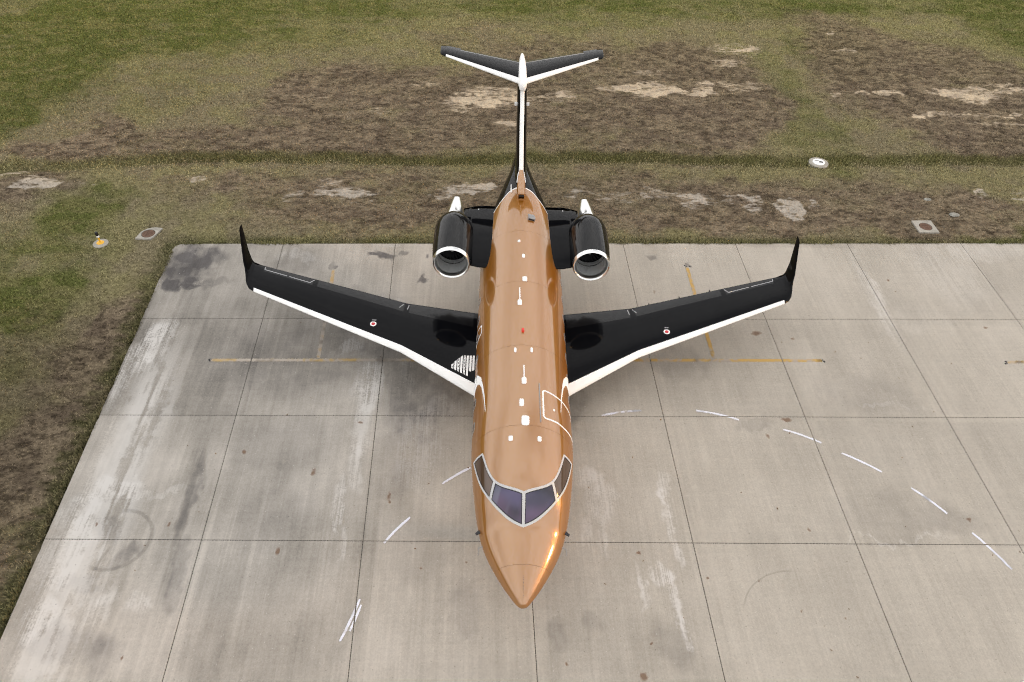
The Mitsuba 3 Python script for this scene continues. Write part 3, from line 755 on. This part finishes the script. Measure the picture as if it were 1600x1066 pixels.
def hump(name, u, s, hu, hs, h, bsdf, parent=None):
    """A low domed fitting on the crown."""
    n = 28
    a = np.linspace(0, 2 * np.pi, n, endpoint=False)
    rows = []
    for q, hh in ((1.0, -.01), (1.0, .3), (.86, .75), (.5, .97), (.01, 1.0)):
        e = np.sign(np.cos(a)) * np.abs(np.cos(a)) ** .45, np.sign(np.sin(a)) * np.abs(np.sin(a)) ** .45
        uu, ss = u + hu * q * e[0] * .9, s + hs * q * e[1] * .9
        rows.append(fus(uu, ss) + fnormal(uu, ss) * (h * hh))
    return jput(name, tidy(grid_mesh(np.array(rows), True)), bsdf, parent or jet, smooth=50)


hump('antenna', -.087, 11.78, .05, .06, .04, 'white_paint')
hump('antenna', .053, 11.01, .055, .10, .03, 'white_paint')
hump('antenna', .083, 9.865, .085, .125, .04, 'white_paint')
hump('antenna', -.219, 6.764, .04, .10, .03, 'white_paint')
hump('antenna', .251, 6.781, .04, .10, .03, 'white_paint')
hump('antenna', -.053, 4.806, .07, .14, .03, 'white_paint')
hump('antenna', .043, 4.226, .115, .17, .03, 'white_paint')
hump('antenna', -.346, 3.706, .065, .085, .02, 'white_paint')
hump('antenna', .416, 3.714, .06, .085, .02, 'white_paint')
hump('beacon', .003, 7.535, .045, .065, .09, 'red_lens')
jput('access_panel', skin(rounded(sbox(-.36, 4.52, .24, 5.1), .12), .0016, -.01, .1), 'copper_paint', body, smooth=40)


def blade_antenna(u, s0, s1):
    hump('antenna', u, s0 + .13, .075, .13, .05, 'white_paint')
    z = 3.6
    prof = [(s0 + .02, z - .02), (s0 + .12, z + .07), (s0 + .26, z + .12), (s0 + .36, z + .12), (s1 - .12, z + .04), (s1, z + .02), (s1, z - .03)]
    m = trimesh.creation.extrude_polygon(Polygon(prof), .022, engine='earcut')
    v = np.asarray(m.vertices)
    m = trimesh.Trimesh(np.c_[v[:, 2] * 1.4 - .0154 + u, v[:, 0], v[:, 1]], m.faces)
    if m.volume < 0:
        m.invert()
    jput('blade_antenna', m, 'white_paint', jet, smooth=False)


blade_antenna(.02, 5.45, 6.16)
blade_antenna(-.08, 8.63, 9.43)
# air inlet box on the aft crown and a small probe fence by the tail
P = fus(np.array(.36), np.array(13.04)); 
m = cat(box(-.12, .12, -.03, .12, -.02, .085), box(-.11, .11, .12, .28, -.02, .04))
m.apply_transform(trimesh.transformations.rotation_matrix(math.radians(15), (0, 1, 0))); m.apply_translation(P)
sc = jput('air_scoop', m, 'dull_metal', jet, smooth=False)
m = box(-.10, .10, -.034, -.029, .01, .065); m.apply_transform(trimesh.transformations.rotation_matrix(math.radians(15), (0, 1, 0))); m.apply_translation(P)
jput('mouth', m, 'seal', sc, smooth=False)
m = skin(Polygon([(-.52, 14.85), (-.44, 14.82), (-.55, 15.40), (-.59, 15.40)]), .03, -.01, .05); jput('probe_fence', m, 'white_paint', jet, smooth=False)
# thin centre seam and radome joint
jput('radome_joint', skin(Polygon(np.vstack([np.c_[np.linspace(-3, 3, 60), np.full(60, .86)], np.c_[np.linspace(-3, 3, 60), np.full(60, .867)][::-1]])), .0012, -.004, .08), 'seam', body, smooth=False)
jput('lightning_strip', skin(sbox(-.006, .15, .006, .62), .004, -.004, .05), 'dark_metal', body, smooth=False)
for sj in (4.08, 6.95, 9.75, 12.35):
    jput('skin_seam', skin(Polygon(np.vstack([np.c_[np.linspace(-2.6, 2.6, 60), np.full(60, sj)], np.c_[np.linspace(-2.6, 2.6, 60), np.full(60, sj + .006)][::-1]])), .001, -.004, .08), 'seam', body, smooth=False)
# vanes on the nose sides
for sg in (-1, 1):
    P = fus(np.array(sg * 1.92), np.array(1.88))
    m = trimesh.creation.extrude_polygon(Polygon([(0, .09), (0, -.03), (.12, -.10), (.14, -.04)]), .03, engine='earcut')
    v = np.asarray(m.vertices) * [sg, 1, 1]
    m = trimesh.Trimesh(v, m.faces); m.fix_normals(); m.apply_translation(P - [sg * .03, 0, .02])
    jput('air_data_vane', m, 'dark_metal', jet, smooth=False)
    P = fus(np.array(sg * 2.05), np.array(1.55))
    jput('pitot_probe', tube([P, P + [sg * .10, -.02, -.03], P + [sg * .11, -.22, -.04]], .011), 'dull_metal', jet, smooth=40)


# ---------------------------------------------------------------- wings and tail surfaces
def thickness(x, tc):
    return 5 * tc * (.2969 * np.sqrt(x) - .126 * x - .3516 * x ** 2 + .2843 * x ** 3 - .1036 * x ** 4)


def camber(x):
    return .018 * 4 * x * (1 - x)


def section(st, x, up):
    """Points of one section: st = (leading edge x, y, z, chord, t/c, normal angle)."""
    X, s, z, c, tc, a = st
    h = (thickness(x, tc) * (1 if up else -1) + camber(x) * (1 if abs(a) < 1.2 else 0)) * c
    return np.stack([X - math.sin(a) * h, s + x * c, z + math.cos(a) * h], -1)


def loft(stations, x0t, x0b, x1, n=18, cap=True):
    """Closed solid between chord fractions: from the nose (x0 = 0) or a cut to x1, top and bottom."""
    rows = []
    for st in stations:
        if x0t == 0:
            q = np.linspace(0, 1, n) ** 1.8
            t, b = section(st, q * x1[0], True), section(st, q * x1[1], False)
            rows.append(np.vstack([t[::-1], b[1:]]))
        else:
            q = np.linspace(0, 1, n)
            t, b = section(st, x0t + q * (x1[0] - x0t), True), section(st, x0b + q * (x1[1] - x0b), False)
            rows.append(np.vstack([t[::-1], b]))
    P = np.array(rows)
    m = grid_mesh(P, True)
    k = P.shape[1]
    extra = []
    for r, base in ((P[0], 0), (P[-1], (len(P) - 1) * k)):
        c = len(P) * k + len(extra)
        extra.append(r.mean(0))
        m = trimesh.Trimesh(np.vstack([m.vertices, r.mean(0)[None]]), np.vstack([m.faces, [(base + i, base + (i + 1) % k, c) if base == 0 else (base + (i + 1) % k, base + i, c) for i in range(k)]]), process=False)
    return tidy(m)


def stations_between(keys, n):
    """Interpolates (x, le, z, chord, tc, angle) rows piecewise."""
    k = np.array(keys, float)
    t = np.arange(len(k))
    tt = np.linspace(0, len(k) - 1, n)
    return np.stack([np.interp(tt, t, k[:, i]) for i in range(k.shape[1])], -1)


def wing_keys(sg):
    d = .06 if sg < 0 else -.06            # the two wings do not lie quite alike in the photograph's heading
    le = [(.95, 6.72), (1.45, 7.07), (3.8, 8.70 + d * .3), (9.02, 11.16 + d)]
    te = [10.72, 10.75, 11.03 + d * .3, 12.55 + d]
    z = [1.27, 1.30, 1.42, 1.69]
    tc = [.13, .125, .115, .10]
    return [(sg * x, s, zz, t - s, q, 0.) for (x, s), t, zz, q in zip(le, te, z, tc)]


def wing_point(sg):
    K = np.array(wing_keys(sg))
    def place(x, s):
        a = np.abs(x)
        le, z, c, tc = (np.interp(a, np.abs(K[:, 0]), K[:, i]) for i in (1, 2, 3, 4))
        f = np.clip((s - le) / c, 0, 1)
        return np.stack([x, s, z + c * (thickness(f, tc) + camber(f))], -1)
    def normal(x, s):
        e = 1e-3
        n = np.cross(place(x + e, s) - place(x - e, s), place(x, s + e) - place(x, s - e))
        n = n / np.linalg.norm(n, axis=-1, keepdims=True)
        return n * np.sign(n[..., 2:])
    return place, normal


for sg in (-1, 1):
    side = 'left' if sg < 0 else 'right'
    K = stations_between(wing_keys(sg), 22)
    w = jput('wing', loft(K, .09, .05, (1., 1.), 26), 'black_paint', jet, smooth=40)
    K2 = K.copy(); K2[:, 2] += .0015
    jput('leading_edge', loft(K[K[:, 0] * sg > 1.2], 0, 0, (.09, .05), 14), 'white_paint', w, smooth=40)
    tip = wing_keys(sg)[-1]
    d = tip[1] - 11.16
    L = [(sg * 9.021, 11.16 + d, 1.69, tip[3], .10, 0.), (sg * 9.20, 11.29 + d, 1.70, 1.34, .10, -.08 * sg), (sg * 9.34, 11.52 + d, 1.73, 1.16, .10, -.35 * sg), (sg * 9.41, 11.80 + d, 1.81, .93, .09, -.95 * sg),
         (sg * 9.44, 11.98 + d, 1.97, .78, .09, -1.35 * sg), (sg * 9.50, 12.15 + d, 2.15, .70, .085, -1.42 * sg), (sg * 9.65, 12.92 + d * .5, 2.93, .33, .08, -1.42 * sg), (sg * 9.66, 13.01 + d * .5, 2.97, .22, .05, -1.42 * sg)]
    L = [(a, b, c, e, f, -g) for a, b, c, e, f, g in L]
    L = [(a, b, c, e, f, g) for a, b, c, e, f, g in L]
    jput('winglet', loft(np.array(L), 0, 0, (1., 1.), 18), 'black_paint', w, smooth=40)
    place, normal = wing_point(sg)
    def on_wing(poly, top=.004, bottom=-.008, step=.08, place=place, normal=normal):
        return shell(poly, top, bottom, place, normal, step)
    KA = np.array(wing_keys(sg))
    def chord_patch(x0, x1, f0, f1):
        xs = np.linspace(x0, x1, 12)
        le, c = np.interp(xs, np.abs(KA[:, 0]), KA[:, 1]), np.interp(xs, np.abs(KA[:, 0]), KA[:, 3])
        return Polygon(np.vstack([np.c_[sg * xs, le + f0 * c], np.c_[sg * xs, le + f1 * c][::-1]]))
    for x0, x1, nm in ((1.55, 3.72, 'flap'), (3.90, 6.95, 'flap'), (7.12, 8.88, 'aileron')):
        jput(nm, on_wing(chord_patch(x0, x1, .765, .985), .003, -.004, .12), 'flap_paint', w, smooth=30)
    for x0, x1 in ((3.95, 5.4), (5.43, 6.9)):
        jput('spoiler', on_wing(chord_patch(x0, x1, .63, .755), .002, -.004, .12), 'black_paint', w, smooth=30)
    def stroke(pts, wd=.022):
        return LineString([(sg * a, b) for a, b in pts]).buffer(wd / 2, cap_style=2, join_style=2)
    e = .04 if sg < 0 else -.06
    on_flap = lambda q: on_wing(q, .011, -.004, .05)
    ail = unary_union([stroke([(8.90, 12.46 + e), (8.88, 12.30 + e), (8.06, 12.02 + e)]), stroke([(7.98, 11.995 + e), (7.22, 11.73 + e), (7.10, 11.93 + e)])])
    jput('aileron_outline', on_flap(ail), 'line_paint', w, smooth=False)
    v = unary_union([stroke([(3.93, 10.98), (4.05, 10.75)]), stroke([(3.75, 10.95), (3.78, 10.66)])]) if sg < 0 else unary_union([stroke([(3.66, 10.92), (3.69, 10.60)]), stroke([(3.82, 10.93), (3.94, 10.70)])])
    jput('flap_mark', on_flap(v), 'line_paint', w, smooth=False)
    cx, cy = sg * 4.80, 9.80 if sg < 0 else 9.68
    jput('filler_cap', on_wing(Point(cx, cy).buffer(.105), .005), 'white_paint', w, smooth=False)
    jput('filler_cap', on_wing(Point(cx, cy).buffer(.062), .010, 0), 'red_paint', w, smooth=False)
    jput('cap_mark', on_wing(sbox(cx - .06, cy + .17, cx + .08, cy + .195)), 'line_paint', w, smooth=False)
    for k, (fx, fs) in enumerate([(4.45, 11.24), (5.54, 11.57), (6.64, 11.89)]):
        zz = place(np.array([sg * fx]), np.array([fs - .1]))[0, 2]
        m = trimesh.creation.icosphere(2, 1.0); m.vertices = np.asarray(m.vertices) * [.045, .36, .07]
        m.apply_translation((sg * fx, fs - .25, zz - .10)); jput('flap_fairing', m, 'black_paint', w, smooth=60)
    if sg < 0:
        outline = Polygon([(-2.17, 7.98), (-2.17, 8.08), (-1.82, 8.46), (-1.42, 8.46), (-1.40, 7.40), (-1.60, 7.62)])
        hole = Polygon([(-1.64, 7.30), (-1.62, 7.86), (-1.55, 7.80), (-1.38, 7.88), (-1.38, 7.30)])
        xs = np.linspace(-2.17, -1.42, 9)
        for k in range(8):
            st = outline.intersection(sbox(xs[k] + .015, 7, xs[k + 1] - .015, 9)).difference(hole if k > 5 else hole.buffer(-.04))
            if k in (0, 2, 4):
                c = (xs[k] + xs[k + 1]) / 2
                st = st.difference(unary_union([sbox(c - .012, q, c + .012, q + .07) for q in np.arange(7.72, 8.42, .13)]))
            if not st.is_empty:
                jput('walkway_strip', on_wing(st, .004, -.006, .06), 'white_paint', w, smooth=False)

# belly fairing, butted under the fuselage
m = trimesh.creation.icosphere(4, 1.0)
v = np.asarray(m.vertices); v = np.sign(v) * np.abs(v) ** .85 * [1.42, 3.4, .42]
m.vertices = v; m.apply_translation((0, 9.0, 1.12)); jput('belly_fairing', m, 'black_paint', jet, smooth=60)

# engines
NX, NZ, NS = 2.29, 3.10, 11.14
for sg in (-1, 1):
    def at(m):
        m = m.copy(); m.apply_translation((sg * NX, NS, NZ)); return m
    nac = jput('engine_nacelle', at(lathe([(.13, .602), (.13, .622), (.4, .645), (.8, .662), (1.2, .668), (1.6, .668), (1.85, .652), (2.05, .605), (2.25, .515), (2.4, .415), (2.49, .355), (2.50, .33), (1.6, .33)], 72)), 'nacelle_paint', jet, smooth=35)
    jput('inlet_lip', at(lathe([(.30, .508), (.20, .506), (.10, .517), (.04, .535), (.008, .558), (0, .575), (.01, .594), (.05, .611), (.128, .6225), (.128, .60), (.30, .53)], 72)), 'polished_metal', nac, smooth=50)
    jput('inlet_duct', at(lathe([(.17, .498), (.2, .502), (.30, .50), (.62, .485), (.625, .52), (.30, .528), (.17, .515)], 72)), 'duct_metal', nac, smooth=50)
    jput('fan_ring', at(lathe([(.66, .488), (.82, .482), (.82, .53), (.66, .53)], 72)), 'duct_metal', nac, smooth=30)
    jput('fan_casing', at(lathe([(.60, .522), (.70, .529), (1.1, .50), (1.1, .0)], 48)), 'seal', nac, smooth=30)
    fan = []
    for k in range(24):
        a = k / 24 * 2 * np.pi
        bl = np.array([[.13, .02, -.03], [.13, -.06, .03], [.475, -.075, .055], [.475, .03, -.055]])
        ca, sa = math.cos(a), math.sin(a)
        q = np.stack([bl[:, 0] * ca - bl[:, 2] * sa, .93 + bl[:, 1], bl[:, 0] * sa + bl[:, 2] * ca], -1)
        fan.append(trimesh.Trimesh(np.vstack([q, q + [0, .006, 0]]), [(0, 1, 2), (0, 2, 3), (4, 6, 5), (4, 7, 6), (0, 4, 5), (0, 5, 1), (1, 5, 6), (1, 6, 2), (2, 6, 7), (2, 7, 3), (3, 7, 4), (3, 4, 0)]))
    jput('fan', at(cat(*fan)), 'dark_metal', nac, smooth=False)
    jput('spinner', at(lathe([(.66, 0), (.70, .035), (.80, .09), (.94, .135), (.94, 0)], 32)), 'bare_metal', nac, smooth=50)
    jput('exhaust_nozzle', at(lathe([(2.50, .352), (2.56, .352), (2.9, .31), (3.3, .245), (3.62, .18), (3.63, .165), (3.3, .22), (2.5, .30)], 56)), 'polished_metal', nac, smooth=40)
    jput('exhaust_plug', at(lathe([(2.5, .0), (2.5, .26), (3.2, .12), (3.6, .05), (3.64, 0)], 32)), 'dull_metal', nac, smooth=40)
    PK = [(sg * x, s, z, c, tc, 0.) for x, s, z, c, tc in ((.75, 11.12, 2.98, 3.52, .085), (1.4, 11.16, 2.98, 3.48, .085), (1.70, 11.25, 2.98, 3.34, .085), (1.76, 12.1, 2.98, 2.46, .09), (2.02, 12.95, 2.98, 1.5, .11))]
    py = jput('engine_pylon', loft(stations_between(PK, 13), 0, 0, (1., 1.), 24), 'black_paint', jet, smooth=40)
    for (x, s, a, b) in ((1.40, 13.69, .085, .075),):
        m = box(-a, a, -b, b, -.04, .035); m.apply_translation((sg * x, s, 3.065)); jput('access_cover', m, 'bare_metal', py, smooth=False)
    for (x, s) in ((1.72, 13.35), (1.5, 14.35), (1.62, 12.2)):
        m = box(-.02, .02, -.02, .02, -.05, .03); m.apply_translation((sg * x, s, 3.06 if s < 14 else 3.01)); jput('marker', m, 'white_paint', py, smooth=False)

# fin: sections stacked upwards, nose and body separate
def fin_part(x0, x1, n, grow=0.):
    keys = [(3.05, 14.55, 18.75), (3.5, 15.05, 18.95), (3.95, 15.52, 19.12), (5.0, 16.80, 19.55), (6.02, 18.02, 19.95)]
    rows = []
    for z in np.linspace(3.05, 6.02, 16):
        le, te = np.interp(z, [k[0] for k in keys], [k[1] for k in keys]), np.interp(z, [k[0] for k in keys], [k[2] for k in keys])
        c, half = te - le, np.interp(z, [3.05, 3.6, 6], [.25, .20, .18])
        q = np.linspace(x0, x1, n) if x0 else x1 * np.linspace(0, 1, n) ** 1.8
        h = half * thickness(q, 1) / .5
        r = np.vstack([np.c_[h, le + q * c][::-1], np.c_[-h, le + q * c][(0 if x0 else 1):]])
        rows.append(np.c_[r, np.full(len(r), z)])
    P = np.array(rows)
    k = P.shape[1]
    m = grid_mesh(P, True)
    v, f = list(np.asarray(m.vertices)), list(np.asarray(m.faces))
    for r, base in ((P[0], 0), (P[-1], (len(P) - 1) * k)):
        c = len(v); v.append(r.mean(0))
        f += [(base + i, base + (i + 1) % k, c) if base == 0 else (base + (i + 1) % k, base + i, c) for i in range(k)]
    return tidy(trimesh.Trimesh(np.array(v), np.array(f), process=False))


fin = jput('fin', fin_part(.022, 1., 26), 'black_paint', jet, smooth=40)
jput('leading_edge', fin_part(0, .022, 12), 'white_paint', fin, smooth=40)
for sg in (-1, 1):
    jput('logo_light', box(-.055, .055, -.06, .06, -.045, .045).apply_translation((sg * .215, 17.75, 5.35)), 'white_paint', fin, smooth=False)
    # flared root of the fin
    v0 = []
    for s, w, z in ((15.3, .20, 3.55), (16.2, .26, 3.5), (17.2, .24, 3.4), (18.3, .15, 3.25)):
        pass
# copper ram-air scoop at the foot of the fin
sec = []
for s, hw, zb, zt in ((14.27, .10, 3.57, 3.745), (14.275, .135, 3.42, 3.775), (14.6, .15, 3.4, 3.80), (14.95, .148, 3.35, 3.835), (15.2, .13, 3.3, 3.88), (15.42, .095, 3.3, 3.93), (15.52, .07, 3.3, 3.96)):
    a = [(-hw, zb), (-hw, zt - .06), (-hw * .8, zt - .012), (-hw * .6, zt), (hw * .6, zt), (hw * .8, zt - .012), (hw, zt - .06), (hw, zb)]
    sec.append([(x, s + (zt - z) * (.0 if s < 14.3 else .0), z) for x, z in a])
P = np.array(sec)
m = grid_mesh(P, True)
cap = P[-1].mean(0); n0 = len(m.vertices); k = P.shape[1]
m = tidy(trimesh.Trimesh(np.vstack([m.vertices, cap[None]]), np.vstack([m.faces, [((len(P) - 1) * k + i, (len(P) - 1) * k + (i + 1) % k, n0) for i in range(k)]]), process=False))
ds = jput('dorsal_scoop', m, 'copper_paint', jet, smooth=25)
jput('mouth', box(-.095, .095, 14.262, 14.272, 3.655, 3.735), 'seal', ds, smooth=False)
for sg in (-1, 1):
    q = np.array([(sg * .15, 14.95, 3.79), (sg * .13, 15.2, 3.85), (sg * .095, 15.44, 3.92)])
    jput('edge_line', tube(q, .014, 6), 'white_paint', ds, smooth=40)

# tailplane
def stab_keys(sg):
    return [(sg * .10, 17.80, 6.10, 2.05, .11, 0.), (sg * 2.36, 19.50, 6.10, 1.14, .11, 0.), (sg * 2.90, 19.91, 6.10, .93, .10, 0.)]


for sg in (-1, 1):
    K = stab_keys(sg)
    inner_ = stations_between(K[:2], 10)
    st = jput('stabilizer', loft(inner_, .115, .06, (.74, .74), 20), 'black_paint', jet, smooth=40)
    outer_ = np.array([K[1], K[2]])
    jput('tip', loft(outer_, .115, .06, (1., 1.), 20), 'black_paint', st, smooth=40)
    tipc = np.array([K[2], (sg * 3.06, 20.02, 6.10, .84, .09, 0.), (sg * 3.13, 20.20, 6.10, .67, .06, 0.)])
    jput('tip_cap', loft(tipc, 0, 0, (1., 1.), 16), 'black_paint', st, smooth=40)
    jput('leading_edge', loft(stations_between(K, 14), 0, 0, (.115, .06), 12), 'white_paint', st, smooth=40)
    ev = loft(inner_, .752, .752, (1., 1.), 14)
    a, b = np.array([sg * .1, 17.80 + 2.05 * .75, 6.10]), np.array([sg * 2.36, 19.50 + 1.14 * .75, 6.10])
    ang = math.radians(9)
    if trimesh.transform_points(np.array([[sg * 1., 20.3, 6.1]]), trimesh.transformations.rotation_matrix(ang, b - a, a))[0, 2] > 6.1:
        ang = -ang
    ev.apply_transform(trimesh.transformations.rotation_matrix(ang, b - a, a))
    el = jput('elevator', ev, 'elevator_sheen_paint', st, smooth=40)
    jput('hinge_line', tube([a + [0, 0, .075], b + [0, 0, .046]], .016, 6), 'line_paint', st, smooth=40)
# bullet fairing on top of the fin
q = np.linspace(0, 1, 40)
prof = np.c_[17.35 + q * 2.85, 0.166 * np.sqrt(np.maximum(thickness(q * .985, 1) / .5, 0) * 1.02)]
prof[0, 1] = 0
m = lathe(prof, 32); m.vertices = np.asarray(m.vertices) * [1, 1, 1.35] + [0, 0, 6.13]
jput('bullet_fairing', m, 'white_paint', jet, smooth=50)
m = trimesh.creation.cylinder(.10, .5, sections=20); m.apply_translation((0, 17.9, 5.95))

# landing gear under the body
def wheel(x, s, r, w):
    p = [(-w / 2, 0), (-w / 2, r * .6), (-w * .5, r * .85), (-w * .35, r), (w * .35, r), (w * .5, r * .85), (w / 2, r * .6), (w / 2, 0)]
    m = lathe(p, 32); v = np.asarray(m.vertices)
    m = trimesh.Trimesh(v[:, [1, 0, 2]], m.faces); m.fix_normals(); m.apply_translation((x, s, r)); return m


g = jput('nose_gear', cat(tube([(0, 2.95, .28), (0, 2.75, 1.15)], .055, 14), tube([(-.2, 2.95, .28), (.2, 2.95, .28)], .04, 12), tube([(0, 3.05, .5), (0, 3.4, 1.1)], .03, 10)), 'dull_metal', jet, smooth=40)
for x in (-.19, .19):
    jput('wheel', wheel(x, 2.95, .235, .15), 'rubber', g, smooth=30)
for sg in (-1, 1):
    g = jput('main_gear', cat(tube([(sg * 1.58, 10.25, .33), (sg * 1.62, 10.1, 1.4)], .075, 14), tube([(sg * 1.28, 10.25, .33), (sg * 1.88, 10.25, .33)], .05, 12), tube([(sg * 1.58, 10.2, .6), (sg * .7, 10.2, 1.1)], .035, 10)), 'dull_metal', jet, smooth=40)
    for x in (1.33, 1.83):
        jput('wheel', wheel(sg * x, 10.25, .33, .22), 'rubber', g, smooth=30)
